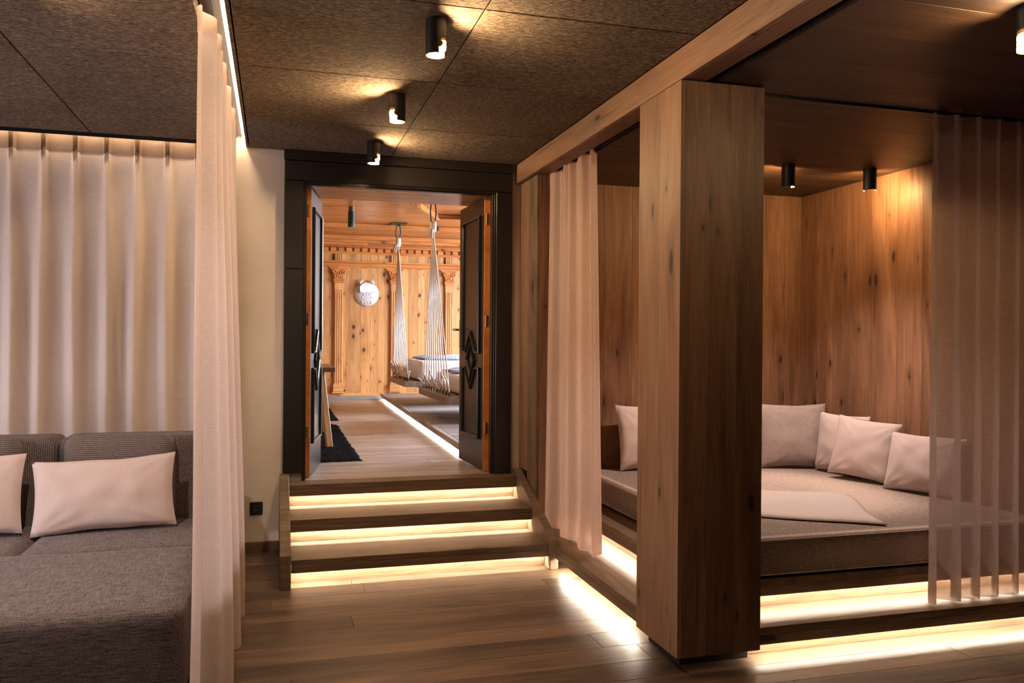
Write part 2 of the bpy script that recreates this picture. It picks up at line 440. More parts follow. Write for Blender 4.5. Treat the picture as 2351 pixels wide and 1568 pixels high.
# ---------------------------------------------------------------- door frame
fr = thing('door_frame', (.9,YW,ZL), 'wide dark painted door surround around the double doorway above the steps', 'door frame')
YF = 6.035
def fbox(n, lo, hi, mat, p, bev=.004): return board(n, lo, hi, mat, p, 'z' if hi[2]-lo[2] > hi[0]-lo[0] else 'x', 'y', bev)
fbox('jamb_board', (.057,YF,.545), (.186,YW,1.985), DARKP, fr)
fbox('jamb_board', (.057,YF,1.989), (.186,YW,2.608), DARKP, fr)
fbox('jamb_board', (1.596,YF,ZL), (1.722,YW,2.608), BLACKP, fr)
fbox('header_board', (.057,YF,2.612), (1.722,YW,2.752), DARKP, fr)
fbox('header_moulding', (.053,YF-.004,2.756), (1.726,YW,ZC), DARKP, fr)
for x0, x1, n in ((.186,.200,'stop_moulding'), (1.582,1.596,'stop_moulding')):
    fbox(n, (x0,YF+.012,ZL), (x1,YF+.05,2.61), BLACKP, fr, .002)
    s = .012 if x0 < 1 else -.012
    fbox(n, (x0+s,YF+.03,ZL), (x1+s,YF+.085,2.60), BLACKP, fr, .002)
fbox('stop_moulding', (.186,YF+.012,2.596), (1.596,YF+.05,2.612), BLACKP, fr, .002)
fbox('stop_moulding', (.2,YF+.03,2.586), (1.582,YF+.085,2.600), BLACKP, fr, .002)
# pine lining of the deep opening
tl = tag(boxes('trim_2', [((.176,6.12,ZL),(.192,6.70,2.612)), ((1.590,6.12,ZL),(1.606,6.70,2.612))], PINEO), kind='structure')
t3 = tag(thing('trim_3', (.9,6.4,2.6), None, None), kind='structure')
for i in range(3):
    board('soffit_board', (.192,6.122+i*.193,2.600), (1.590,6.122+i*.193+.191,2.613), PINEO, t3, 'x', 'z', .001)

# ================================================================== STAIRS
st = thing('staircase', (.9,5.6,0), 'three lit wooden steps rising to the dark double doorway', 'stairs')
SX0, SX1 = .101, 1.732
for i, (yn, zt) in enumerate(((5.15,.1625),(5.525,.325),(5.9,ZL))):
    yr = yn+.09
    yend = yn+.375+.09 if i < 2 else 6.075
    board('tread', (SX0+.001, yn, zt-.036), (SX1-.001, yend-.002, zt), OAKS, st, 'x', 'z', .002)
    board('nosing', (SX0+.001, yn+.0005, zt-.080), (SX1-.001, yn+.026, zt-.0365), OAKS, st, 'x', 'y', .002)
    board('riser', (SX0+.001, yr, zt-.1625+(.0005 if i else 0)), (SX1-.001, yr+.018, zt-.0365), OAKS, st, 'x', 'y', .001)
    boxes('light_strip', [((SX0+.004, yn+.034, zt-.050),(SX1-.004, yn+.046, zt-.044))], LED, st)
# stringers: sloping side boards
def stringer(x0, x1, yf, zf, ztop):
    poly = [(yf,0),(yf,zf),(5.98,ztop),(6.034,ztop),(6.034,0)]
    me = prism_me('stringer', poly, x1-x0, 'x')
    for v in me.vertices: v.co.x += x0
    bm = bmesh.new(); bm.from_mesh(me); bmesh.ops.bevel(bm, geom=bm.edges[:], offset=.003, segments=1, affect='EDGES'); bm.to_mesh(me); bm.free()
    return me
OAKV = wood('oak_stringer', (.13,.085,.05), (.235,.16,.10), rough=.5, var=.1, knots=.2, kscale=(1.2,3), lf=(3,3), bump=.3)
link('stringer', stringer(.036, .100, 5.10, .205, .545), OAKV, st)
link('stringer', stringer(1.733, 1.791, 5.125, .190, .525), OAKV, st)

# ================================================================== NICHE
XB, YB = 1.765, 3.41       # nosing faces of the niche step
XL, YBW, XR = 2.05, 5.9, 4.15
step = thing('niche_step', (3,4.5,0), 'lit lower wooden step running around the pillar below the curtained bed niche', 'step')
ZS = .158
board('tread', (XB, 3.834, ZS-.036), (XL+.10, 5.115, ZS), OAKS, step, 'y', 'z', .002)
board('tread', (1.795, 5.117, ZS-.036), (XL+.10, 5.64, ZS), OAKS, step, 'y', 'z', .002)
board('tread', (2.184, YB, ZS-.036), (XR-.001, YB+.30, ZS), OAKS, step, 'x', 'z', .002)
board('nosing', (XB+.0005, 3.834, ZS-.082), (XB+.026, 5.115, ZS-.0365), OAKS, step, 'y', 'x', .002)
board('nosing', (2.184, YB+.0005, ZS-.082), (XR-.001, YB+.026, ZS-.0365), OAKS, step, 'x', 'y', .002)
board('riser', (XB+.095, 3.834, .0005), (XB+.113, 5.64, ZS-.0365), OAKS, step, 'y', 'x', .001)
board('riser', (2.184, YB+.095, .0005), (XR-.001, YB+.113, ZS-.0365), OAKS, step, 'x', 'y', .001)
boxes('light_strip', [((XB+.040, 3.95, ZS-.0755),(XB+.054, 5.11, ZS-.069))], LEDN, step)
boxes('light_strip', [((2.20, YB+.040, ZS-.067),(XR-.005, YB+.054, ZS-.061))], LEDN, step)
base = thing('bed_base', (3,4.7,ZS), 'raised wooden bed base with a light strip under its edge inside the niche', 'bed base')
ZB = .322; YBB = 3.60
board('top_board', (2.184, YBB, ZB-.036), (XR-.001, YBW-.001, ZB), OAKS, base, 'y', 'z', .002)
board('top_board', (XL, 3.834, ZB-.036), (2.1835, 5.644, ZB), OAKS, base, 'y', 'z', .002)
board('nosing', (XL+.0005, 3.834, ZB-.084), (XL+.026, 5.64, ZB-.0365), OAKS, base, 'y', 'x', .002)
board('nosing', (2.184, YBB+.0005, ZB-.084), (XR-.001, YBB+.026, ZB-.0365), OAKS, base, 'x', 'y', .002)
board('riser', (XL+.085, 3.834, ZS+.0005), (XL+.103, 5.64, ZB-.0365), OAKS, base, 'y', 'x', .001)
board('riser', (2.184, YBB+.085, ZS+.0005), (XR-.001, YBB+.103, ZB-.0365), OAKS, base, 'x', 'y', .001)
boxes('light_strip', [((XL+.036, 3.84, ZB-.073),(XL+.048, 5.6, ZB-.067))], LEDN, base)
boxes('light_strip', [((2.19, YBB+.036, ZB-.073),(XR-.005, YBB+.048, ZB-.067))], LEDN, base)

# pillar
pl = thing('pillar', (1.97,3.62,0), 'thick square oak clad pillar standing at the corner of the bed niche', 'pillar')
PX0, PX1, PY0, PY1, PZ0, PZ1 = 1.755, 2.182, 3.392, 3.832, .062, 2.678
board('plinth', (1.808,3.47,0), (2.165,3.80,PZ0+.004), plain('dark_plinth', (.03,.02,.014), .6), pl, 'x', 'z', .001)
for k, (a, b) in enumerate(((PY0, 3.60), (3.60, PY1))):
    board('veneer_panel', (PX0, a, PZ0), (PX0+.02, b, PZ1), OAKP, pl, 'z', 'x', 0)
for k, (a, b) in enumerate(((PX0+.0205, 1.90), (1.90, 2.045), (2.045, PX1))):
    board('veneer_panel', (a, PY0, PZ0), (b, PY0+.02, PZ1), OAK, pl, 'z', 'y', 0)
board('veneer_panel', (PX1-.02, PY0+.0205, PZ0), (PX1, PY1, PZ1), OAK, pl, 'z', 'x', 0)
board('veneer_panel', (PX0+.0205, PY1-.02, PZ0), (PX1-.0205, PY1, PZ1), OAK, pl, 'z', 'y', 0)

# beam along the niche edge, with a curtain track
bm_ = thing('ceiling_beam', (1.8,2.5,2.7), 'long oak beam running along the edge of the niche ceiling', 'beam')
board('fascia', (1.757,-1.5,2.683), (1.785,YW-.001,ZC), OAKP, bm_, 'y', 'x', .002)
board('soffit', (1.786,-1.5,2.684), (1.885,YW-.001,2.705), OAK, bm_, 'y', 'z', .002)
boxes('track', [((1.888,3.86,2.700),(1.905,5.63,2.708)),((1.920,3.86,2.700),(1.937,5.63,2.708))], BLACKM, bm_)
# niche ceiling boards
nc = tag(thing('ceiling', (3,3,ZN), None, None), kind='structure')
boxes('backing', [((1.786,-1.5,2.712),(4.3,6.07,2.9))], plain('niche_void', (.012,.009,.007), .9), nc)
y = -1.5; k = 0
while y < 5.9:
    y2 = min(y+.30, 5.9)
    board('ceiling_board', (1.94, y+.0006, ZN), (4.155, y2-.0006, 2.711), OAK_SHADE, nc, 'x', 'z', .0008)
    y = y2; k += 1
# niche walls
wn = tag(thing('wall_niche_back', (3.1,5.9,0), None, None), kind='structure')
rnd = random.Random(5); x = 2.19
while x < 4.16:
    x2 = min(x+rnd.uniform(.16,.26), 4.165)
    if 4.165-x2 < .08: x2 = 4.165
    board('wall_board', (x+.0005,5.9,ZS), (x2-.0005,5.92,ZN+.02), OAK, wn, 'z', 'y', .0008); x = x2
wr = tag(thing('wall_niche_right', (4.15,4,0), None, None), kind='structure')
y = -1.5
while y < 5.9:
    y2 = min(y+rnd.uniform(.16,.26), 5.899)
    if 5.899-y2 < .08: y2 = 5.9
    board('wall_board', (4.15,y+.0005,0), (4.17,y2-.0005,ZN+.02), OAK, wr, 'z', 'x', .0008); y = y2
boxes('backing', [((4.172,-1.5,0),(4.3,6.08,2.9))], plain('niche_wall_core', (.05,.03,.02), .9), wr)
# return post at the far end of the niche
po = thing('niche_post', (1.98,5.85,0), 'narrow oak panelled post between the doorway wall and the pale niche curtain', 'post')
board('side_panel', (1.797,5.655,ZS+.001), (1.815,5.86,2.682), wood('old_oak', (.13,.085,.05), (.27,.185,.12), rough=.55, var=.1, knots=.3, kscale=(1.2,3)), po, 'z', 'x', .001)
board('side_panel', (1.797,5.861,.53), (1.815,6.078,2.682), OAKP, po, 'z', 'x', .001)
board('front_panel', (1.8155,5.645,ZS+.001), (2.20,5.665,2.682), OAK, po, 'z', 'y', .001)
board('inner_panel', (2.18,5.666,ZB+.001), (2.20,5.899,2.682), OAK, po, 'z', 'x', .001)

# mattress
mt = link('mattress', cushion_me('mattress', 1.90, 2.29, .195, .028, (.004,.004,.008), 18), MATT, None, Matrix.Translation((3.185, 4.735, ZB+.009)))
tag(mt, 'thick woven grey brown mattress filling the wood lined niche', 'mattress')
# throw
def throw():
    A, B, C_, D = Vector((3.478,4.437)), Vector((3.105,3.656)), Vector((2.30,4.17)), Vector((2.62,4.86))
    n, v, f = 30, [], []
    for s in (0, 1):
        for j in range(n+1):
            for i in range(n+1):
                a, b = i/n, j/n
                p = (D*(1-a)+A*a)*(1-b) + (C_*(1-a)+B*a)*b
                p = p + Vector((.012*math.sin(b*7), .010*math.sin(a*9)))
                e = min(a, 1-a, b, 1-b)
                t = .003 + .017*min(1, e*14)**.5
                z = .004*mnoise.noise(Vector((a*5, b*5, 2)))*min(1, e*10)
                v.append((p.x, p.y, ZB+.214 + (t+z if s else .0)))
    N = (n+1)**2
    for j in range(n):
        for i in range(n):
            k = j*(n+1)+i
            f.append((k, k+1, k+n+2, k+n+1)); f.append((N+k, N+k+n+1, N+k+n+2, N+k+1))
    ring = [i for i in range(n+1)] + [j*(n+1)+n for j in range(1, n+1)] + [n*(n+1)+i for i in range(n-1, -1, -1)] + [j*(n+1) for j in range(n-1, 0, -1)]
    for q in range(len(ring)):
        a, b = ring[q], ring[(q+1) % len(ring)]; f.append((a, N+a, N+b, b))
    o = mobj('throw_blanket', v, f, THROW, None, True)
    tag(o, 'pale grey folded wool blanket lying across the niche mattress', 'blanket')
throw()

ZT = ZB+.212
def pillow(label, w_, h_, t_, loc, rz, lean, mat, seed, group='pillows on the niche bed', tilt=0, welt=None, name='pillow'):
    o = link(name, pillow_me(name, w_, h_, t_, seed), mat, None,
             Matrix.Translation(loc) @ Matrix.Rotation(rz, 4, 'Z') @ Matrix.Rotation(-lean, 4, 'X') @ Matrix.Rotation(tilt, 4, 'Y'))
    return tag(o, label, 'pillow', group)
pillow('cream linen pillow between the pale curtain and the pillar', .50, .49, .15, (2.72,5.70,ZT), R(2), R(12), PILC, 1)
pillow('woven grey pillow standing in the corner right of the pillar', .54, .50, .17, (3.83,5.50,ZT), R(-17), R(14), PILW, 2, tilt=R(0))
pillow('plain pinkish pillow half hidden between the woven and the front pillow', .46, .44, .14, (3.985,5.19,ZT), R(-80), R(7), PILB, 3)
pillow('plain satin pillow tilted on one corner in front of the hidden pillow', .46, .425, .15, (3.90,4.88,ZT+.017), R(-66), R(15), PILB, 4, tilt=R(4))
pillow('plain satin pillow partly behind the taupe sheer curtain', .50, .385, .16, (3.965,4.38,ZT), R(-72), R(15), PILB, 5)

# ================================================================== CURTAINS
def curtain_me(name, fn, u0, u1, z0, z1, nu, nv, zpow=1.0):
    v, f = [], []
    for j in range(nv+1):
        t = (j/nv)**zpow; z = z1+(z0-z1)*t
        for i in range(nu+1):
            u = u0+(u1-u0)*i/nu
            v.append(fn(u, t, z))
    for j in range(nv):
        for i in range(nu):
            k = j*(nu+1)+i; f.append((k, k+1, k+nu+2, k+nu+1))
    return pydata(name, v, f, True)
sst = lambda a, b, x: (lambda t: t*t*(3-2*t))(max(0, min(1, (x-a)/(b-a))))
# back curtain with pinch pleats
PP = .187
def back_fn(off):
    def fn(x, t, z):
        d = (x+1.45+PP*50) % PP; d = min(d, PP-d)
        pid = round((x+1.45)/PP)
        pinch = math.exp(-((d-.0135)/.0055)**2)*.034
        single = math.exp(-(d/(.018+.05*t))**2)*.034
        wav = .5+.5*math.cos(2*math.pi*(x+1.45)/PP + .5*math.sin(pid*2.1+t*2))
        k = sst(.035, .075, t); m = sst(.05, .45, t)
        y = 6.030 - off - (pinch*(1-k) + (single*(1-m) + .078*wav**1.5*m)*k)
        y += .006*mnoise.noise(Vector((x*4, z*1.1, 3)))*k
        return (x, y, z)
    return fn
cb = thing('curtain', (-1.8,6.0,0), 'wide cream curtain with pinch pleats hanging on the wall behind the sofa', 'curtain')
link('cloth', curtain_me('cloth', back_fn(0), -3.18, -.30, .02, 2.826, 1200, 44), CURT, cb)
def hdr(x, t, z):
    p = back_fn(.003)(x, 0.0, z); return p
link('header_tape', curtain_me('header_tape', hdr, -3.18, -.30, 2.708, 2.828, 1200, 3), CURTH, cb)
gl = boxes_me('gliders', [((x-.006,5.995,2.826),(x+.006,6.01,2.90)) for x in [-3.135+PP*.5*i for i in range(30)]])
link('track', boxes_me('track', [((-3.18,6.005,2.893),(-.32,6.025,2.899))]), WHITE, cb)

# gathered side curtain running towards the doorway wall
def side_fn(y, t, z):
    s = (y-3.30)/2.1
    ph = 2*math.pi*(y-3.32)/.235
    ph2 = 2*math.pi*(y-3.38)/.46
    a = .030*(1-t)+.028*t; b = .012*(1-t) + .062*t
    cx = -.262 + .040*sst(0, 1, t)
    x = cx - a*math.cos(ph+.7*math.sin(y*3.1)) - b*math.cos(ph2) + .008*mnoise.noise(Vector((y*4, z*.8, 1)))
    yy = 3.46 + (y-3.30)*(.86+.10*t) - .11*t*(1-s)
    return (x, yy, z)
cs = thing('curtain', (-.24,4.2,0), 'sheer cream side curtain gathered beside the sofa under the ceiling light slot', 'curtain')
link('cloth', curtain_me('cloth', side_fn, 3.30, 5.35, .025, 2.800, 300, 50), CURTS, cs)
def side_hdr(y, t, z):
    p = side_fn(y, 0, z); return (p[0]-.004, p[1], z)
link('header_tape', curtain_me('header_tape', side_hdr, 3.30, 5.35, 2.705, 2.803, 300, 3), CURTS, cs)
boxes('track', [((-.285,-1.4,2.888),(-.262,6.07,2.899))], BLACKM, cs)

# pale curtain at the left opening of the niche
def nl_fn(y, t, z):
    s = (y-4.80)/.9
    n = 6.5
    a = .028*(1-t)+.052*t
    x = 1.915 - .01*t - a*math.cos(2*math.pi*s*n*.5+.9*math.sin(s*5)) - .012*(1-.6*t)*math.cos(2*math.pi*s*13)
    yy = 4.82 + s*(.80+.0*t) - .14*t*(1-s)
    return (x, yy, z+ .006*math.cos(s*19)*t)
cn = thing('curtain', (1.9,5.2,ZS), 'pale pink curtain drawn to the far side of the niche beside the steps', 'curtain')
link('cloth', curtain_me('cloth', nl_fn, 4.80, 5.70, .178, 2.690, 200, 44), CURTN, cn)
def nl_hdr(y, t, z):
    p = nl_fn(y, 0, z); return (p[0]-.003, p[1], z)
link('header_tape', curtain_me('header_tape', nl_hdr, 4.80, 5.70, 2.60, 2.694, 200, 3), CURTN, cn)

# taupe sheer curtain at the front of the niche
def nr_fn(x, t, z):
    s = (x-3.20)
    ph = 2*math.pi*s/.145
    a = .036*(1-t) + .050*t
    y = 3.500 + .012*math.sin(x*7) - a*math.cos(ph+.8*math.sin(x*5.3+t*.6)) - .010*(1-t)*math.cos(2*math.pi*s/.07)
    xx = x + .020*math.sin(ph*1.0+.6)*t + .006*mnoise.noise(Vector((x*5, z, 9)))
    return (xx-.02*t*(1 if s < .1 else 0)*(1-s/.1), y, z+.008*math.cos(ph+.4)*t)
cr = thing('curtain', (3.7,3.5,ZS), 'taupe see through curtain hanging over the right part of the niche bed', 'curtain')
link('cloth', curtain_me('cloth', nr_fn, 3.20, 4.13, .172, 2.662, 260, 44), CURTR, cr)
def nr_hdr(x, t, z):
    p = nr_fn(x, 0, z); return (p[0], p[1]-.003, z)
link('header_tape', curtain_me('header_tape', nr_hdr, 3.20, 4.13, 2.57, 2.666, 260, 3), CURTR, cr)
boxes('track', [((2.2,3.493,2.672),(4.14,3.507,2.684))], BLACKM, cr)

# ================================================================== SOFA
so = thing('sofa', (-1.2,4.6,0), 'deep grey brown upholstered sofa with a chaise in front of the wall curtain', 'sofa')
def soft(name, lo, hi, r, mat, parent, puff=(0,0,0), n=14, wr=0, rot=None):
    lo, hi = Vector(lo), Vector(hi); d = hi-lo
    M = Matrix.Translation(((lo.x+hi.x)/2, (lo.y+hi.y)/2, lo.z))
    if rot: M = M @ rot
    return link(name, cushion_me(name, d.x, d.y, d.z, r, puff, n, wr, lo.x*3), mat, parent, M)
soft('chaise_front', (-1.75,3.46,.05), (-.335,4.505,.445), .045, SOFA, so, (.004,.008,.010), 16, .004)
soft('seat_cushion', (-1.205,4.498,.05), (-.335,5.24,.437), .035, SOFA, so, (.0,.0,.014), 14, .004)
soft('seat_cushion', (-2.15,4.40,.05), (-1.212,5.24,.437), .045, SOFA, so, (.0,.0,.014), 14, .004)
soft('backrest', (-1.175,5.20,.05), (-.345,5.50,.925), .05, SOFAC, so, (0,.01,.0), 14)
soft('backrest', (-2.15,5.20,.05), (-1.182,5.50,.925), .05, SOFAC, so, (0,.01,.0), 14)
soft('back_cushion', (-1.125,5.02,.42), (-.555,5.27,.935), .06, SOFAB, so, (0,.02,.012), 14, .004, Matrix.Rotation(R(-7), 4, 'X'))
soft('back_cushion', (-2.10,5.02,.42), (-1.345,5.27,.925), .06, SOFAB, so, (0,.02,.012), 14, .004, Matrix.Rotation(R(-7), 4, 'X'))
for x, y_ in ((-.45,3.6),(-.45,5.3),(-1.6,3.6),(-2.0,5.3)): boxes('foot', [((x,y_,0),(x+.06,y_+.06,.06))], BLACKM, so)
pillow('cream lumbar pillow standing on the chaise of the sofa', .72, .40, .17, (-.875,4.90,.452), R(1.5), R(16), PILC, 11, 'pillows on the sofa', tilt=R(-2.5))
pillow('cream lumbar pillow cut by the left edge of the picture', .62, .42, .17, (-1.585,4.92,.452), R(-2), R(16), PILC, 12, 'pillows on the sofa', tilt=R(-2))

# ================================================================== SOCKET
sk = thing('wall_socket', (-.118,YW,.305), 'small black square socket on the plaster wall beside the side curtain', 'socket')
board('cover_plate', (-.162,YW-.010,.260), (-.076,YW-.0005,.350), BLACKM, sk, 'x', 'y', .003)
link('socket_hole', lathe_me('socket_hole', [(.020,0),(.020,.004),(.016,.004),(.015,.002),(.0,.002)], 18), plain('socket_black', (.02,.02,.02), .3), sk, Matrix.Translation((-.119,YW-.010,.302)) @ Matrix.Rotation(R(90), 4, 'X'))

# ================================================================== CEILING SPOTS
def spot_shell(name, r, h, cut, n=72, m=36, inner=False, half=1.0):
    v, f = [], []
    prof = [(0,42),(.012,44),(.024,47),(.032,36),(.038,24),(.044,26),(.052,34),(.060,34),(.067,24),(.072,0)]
    def wz(z):
        z = z/h*.15
        for (a, wa), (b, wb) in zip(prof, prof[1:]):
            if a <= z <= b: return wa+(wb-wa)*(z-a)/(b-a)
        return -1
    for j in range(m+1):
        z = -h+h*j/m
        for i in range(n):
            q = 2*math.pi*i/n; v.append((r*math.cos(q), r*math.sin(q), z))
    for j in range(m):
        zm = h*(j+.5)/m
        for i in range(n):
            q = math.degrees(2*math.pi*(i+.5)/n)
            d = abs((q-cut+180) % 360-180)
            if cut is not None and d < wz(zm)*half: continue
            f.append((j*n+i, j*n+(i+1) % n, (j+1)*n+(i+1) % n, (j+1)*n+i))
    me = pydata(name, v, f, True)
    bm = bmesh.new(); bm.from_mesh(me)
    bmesh.ops.delete(bm, geom=[q for q in bm.verts if not q.link_faces], context='VERTS')
    bmesh.ops.solidify(bm, geom=bm.faces[:], thickness=.0022 if not inner else -.001)
    bmesh.ops.recalc_face_normals(bm, faces=bm.faces); bm.to_mesh(me); bm.free()
    return me
def lamp(name, label, loc, cut, e_side, e_down, r=.044, h=.15, cone=110, group='black ceiling spots', tgt=None, down_col=SOFT, warm=WARM, half=1.0, blend=1.0, bulb=True):
    o = thing(name, loc, label, 'ceiling spot', group)
    T = Matrix.Translation(loc)
    link('housing', spot_shell('housing', r, h, cut, half=half), BLACKM, o, T)
    link('reflector', spot_shell('reflector', r-.0035, h*.8, cut, inner=True, half=half), GOLD, o, T @ Matrix.Translation((0,0,-h*.2)))
    link('top_cap', lathe_me('top_cap', [(0,-.002),(r+.001,-.002),(r+.001,0)], 32), BLACKM, o, T)
    if bulb:
        link('bulb', lathe_me('bulb', [(0,-h+.012),(.012,-h+.016),(.018,-h+.026),(.016,-h+.040),(.010,-h+.052),(.008,-h+.075)], 16), BULB, o, T)
    if e_side:
        ld = bpy.data.lights.new('lamp_light', 'POINT'); ld.energy = e_side; ld.color = warm; ld.shadow_soft_size = .012
        lo = bpy.data.objects.new('lamp_light', ld); col.objects.link(lo)
        a = R(cut); lo.matrix_basis = T @ Matrix.Translation((.022*math.cos(a), .022*math.sin(a), -h+.020)); setparent(lo, o)
    if e_down:
        ld = bpy.data.lights.new('lamp_beam', 'SPOT'); ld.energy = e_down; ld.color = down_col; ld.shadow_soft_size = .03
        ld.spot_size = R(cone); ld.spot_blend = blend
        lo = bpy.data.objects.new('lamp_beam', ld); col.objects.link(lo)
        q = (Vector(tgt) - Vector((loc[0],loc[1],loc[2]-h-.01))).to_track_quat('-Z','Y').to_matrix().to_4x4() if tgt else Matrix.Identity(4)
        lo.matrix_basis = T @ Matrix.Translation((0,0,-h-.035)) @ q; setparent(lo, o)
    return o
lamp('ceiling_spot', 'largest black cylinder spot in the row on the felt ceiling, glowing to its right', (.635,3.40,ZC), -30, 25, 6, half=1.25)
lamp('ceiling_spot', 'middle black cylinder ceiling spot, lighting the felt to its left', (.63,4.50,ZC), 205, 25, 6, half=1.25)
lamp('ceiling_spot', 'black cylinder ceiling spot hanging right in front of the doorway header', (.63,5.62,ZC), -26, 22, 2, half=1.25)
lamp('ceiling_spot', 'black ceiling spot at the upper left corner above the sofa', (-1.038,3.45,ZC), -8, 10, 85, cone=118, tgt=(-1.15,4.15,0))
lamp('ceiling_spot', 'left black ceiling spot in the dark niche ceiling right of the pillar', (3.30,4.84,ZN), 90, 16, 105, blend=.8, cone=112, group='spots of the niche ceiling', half=1.4, warm=(1,.62,.28))
lamp('ceiling_spot', 'right black ceiling spot in the niche close to the lit oak wall', (3.90,4.78,ZN), 50, 15, 0, blend=.7, cone=100, group='spots of the niche ceiling', half=1.4, warm=(1,.62,.28))
lamp('ceiling_spot', 'glowing ceiling spot at the upper right edge of the picture', (2.56,2.32,ZN), 175, 12, 0, group='spots of the niche ceiling', half=1.25)

lamp('ceiling_spot', 'added fill spot, unseen above the walkway behind the camera', (.63,1.1,ZC), 180, 0, 9, cone=130)  # added out of view as frontal fill for the walkway and pillar
lamp('ceiling_spot', 'added fill spot, unseen above the lounge behind the camera on the left', (-1.015,1.3,ZC), 0, 0, 16, cone=130)  # unseen lamp, added to fill the sofa front from the camera side
# ================================================================== PINE ROOM
pf = tag(boxes('floor', [((-1.6,6.71,ZL-.14),(5.1,14.1,ZL-.02)),((.193,6.085,ZL-.14),(1.589,6.71,ZL-.02))], plain('sub_floor_pine', (.02,.014,.01), .9)), kind='structure')
PFM = wood('pine_room_floor', (.25,.20,.175), (.50,.42,.38), rough=.32, var=.3, knots=.1, lf=(.7,8), bump=.3)
plank_rows(pf, .193, 1.589, 6.081, 6.70, .2063, ZL, .02, PFM, (3,4), 8)
plank_rows(pf, -1.5, 1.9, 6.701, 14.06, .19, ZL, .02, PFM, (1.4,2.2), 9)
# far wall
YP = 14.06
wf = tag(thing('wall_far', (2,YP,ZL), None, None), kind='structure')
rnd = random.Random(11); x = -1.5
while x < 5.0:
    x2 = min(x+rnd.choice((.12,.16,.2,.24)), 5.0)
    board('wall_board', (x+.001,YP,ZL), (x2-.001,YP+.03,3.3), PINE, wf, 'z', 'y', .002); x = x2
boxes('backing', [((-1.6,YP+.031,ZL-.1),(5.1,YP+.1,3.5))], BLACKM, wf)
b1 = tag(boxes('baseboard_far', [((-1.5,YP-.03,ZL+.0),(5,YP-.001,ZL+.045))], GREYW), kind='structure')
b2 = tag(board('trim_4', (-1.5,YP-.022,ZL+.0455), (5,YP-.001,ZL+.10), PINE, None, 'x', 'y', .004), kind='structure')
ww = tag(boxes('wall_west', [((-1.6,6.7,ZL-.1),(-1.5,14.1,3.4))], PINE), kind='structure')
we = tag(boxes('wall_east', [((5.0,6.7,ZL-.1),(5.1,8.0,3.4)),((5.0,12.6,ZL-.1),(5.1,14.1,3.4)),((5.0,8.0,ZL-.1),(5.1,12.6,1.2)),((5.0,8.0,3.05),(5.1,12.6,3.4))], PINE), kind='structure')
w2 = tag(boxes('window_2', [((5.02,8.0,1.2),(5.08,8.07,3.05)),((5.02,12.53,1.2),(5.08,12.6,3.05)),((5.02,8.07,1.2),(5.08,12.53,1.27)),((5.02,8.07,2.98),(5.08,12.53,3.05))]+[((5.02,q,1.27),(5.08,q+.06,2.98)) for q in (9.1,10.25,11.4)], PINEO), kind='structure')
# cornice
cor = tag(thing('trim_5', (2,YP,3), None, None), kind='structure')
def strip(name, prof, x0, x1, mat, parent):
    """moulding: profile (depth from wall, z) swept along X"""
    me = prism_me(name, [(YP-d, z) for d, z in prof], x1-x0, 'x')
    # store with local X as grain
    for v in me.vertices: v.co.x += x0
    return link(name, me, mat, parent)
strip('plate_rail', [(0,2.70),(.02,2.70),(.03,2.72),(.03,2.745),(.07,2.765),(.075,2.785),(0,2.785)], -1.5, 5, PINEO, cor)
strip('cornice', [(0,2.905),(.025,2.905),(.025,2.925),(.04,2.93),(.04,3.005),(.09,3.01),(.09,3.03),(.12,3.04),(.16,3.09),(.16,3.12),(.2,3.13),(.2,3.2),(0,3.2)], -1.5, 5, PINEO, cor)
DEN = boxes_me('dentil', [((-.045,-.05,-.03),(.045,0,.03))])
x = -1.0
while x < 4.6:
    link('dentil', DEN, PINEO, cor, Matrix.Translation((x, YP-.038, 2.972))); x += .128
# arched apron under the plate rail (between pilasters)
PXS = (.08, 1.013, 1.945, 2.878, 3.81)
for xa, xb in zip(PXS, PXS[1:]):
    pts = [(xa-.005,2.70),(xa-.005,2.640),(xa+.10,2.640),(xa+.135,2.655),(xa+.16,2.685)]
    pts += [(xa+.16+(xb-xa-.32)*i/14, 2.685+.010*math.sin(math.pi*i/14)*math.cos(i*1.3)) for i in range(1,14)]
    pts += [(xb-.16,2.685),(xb-.135,2.655),(xb-.10,2.640),(xb-.006,2.640),(xb-.006,2.70)]
    me = prism_me('rail_apron', pts, .03, 'y')
    link('rail_apron', me, PINEO, cor, Matrix.Translation((0,YP-.032,0)))
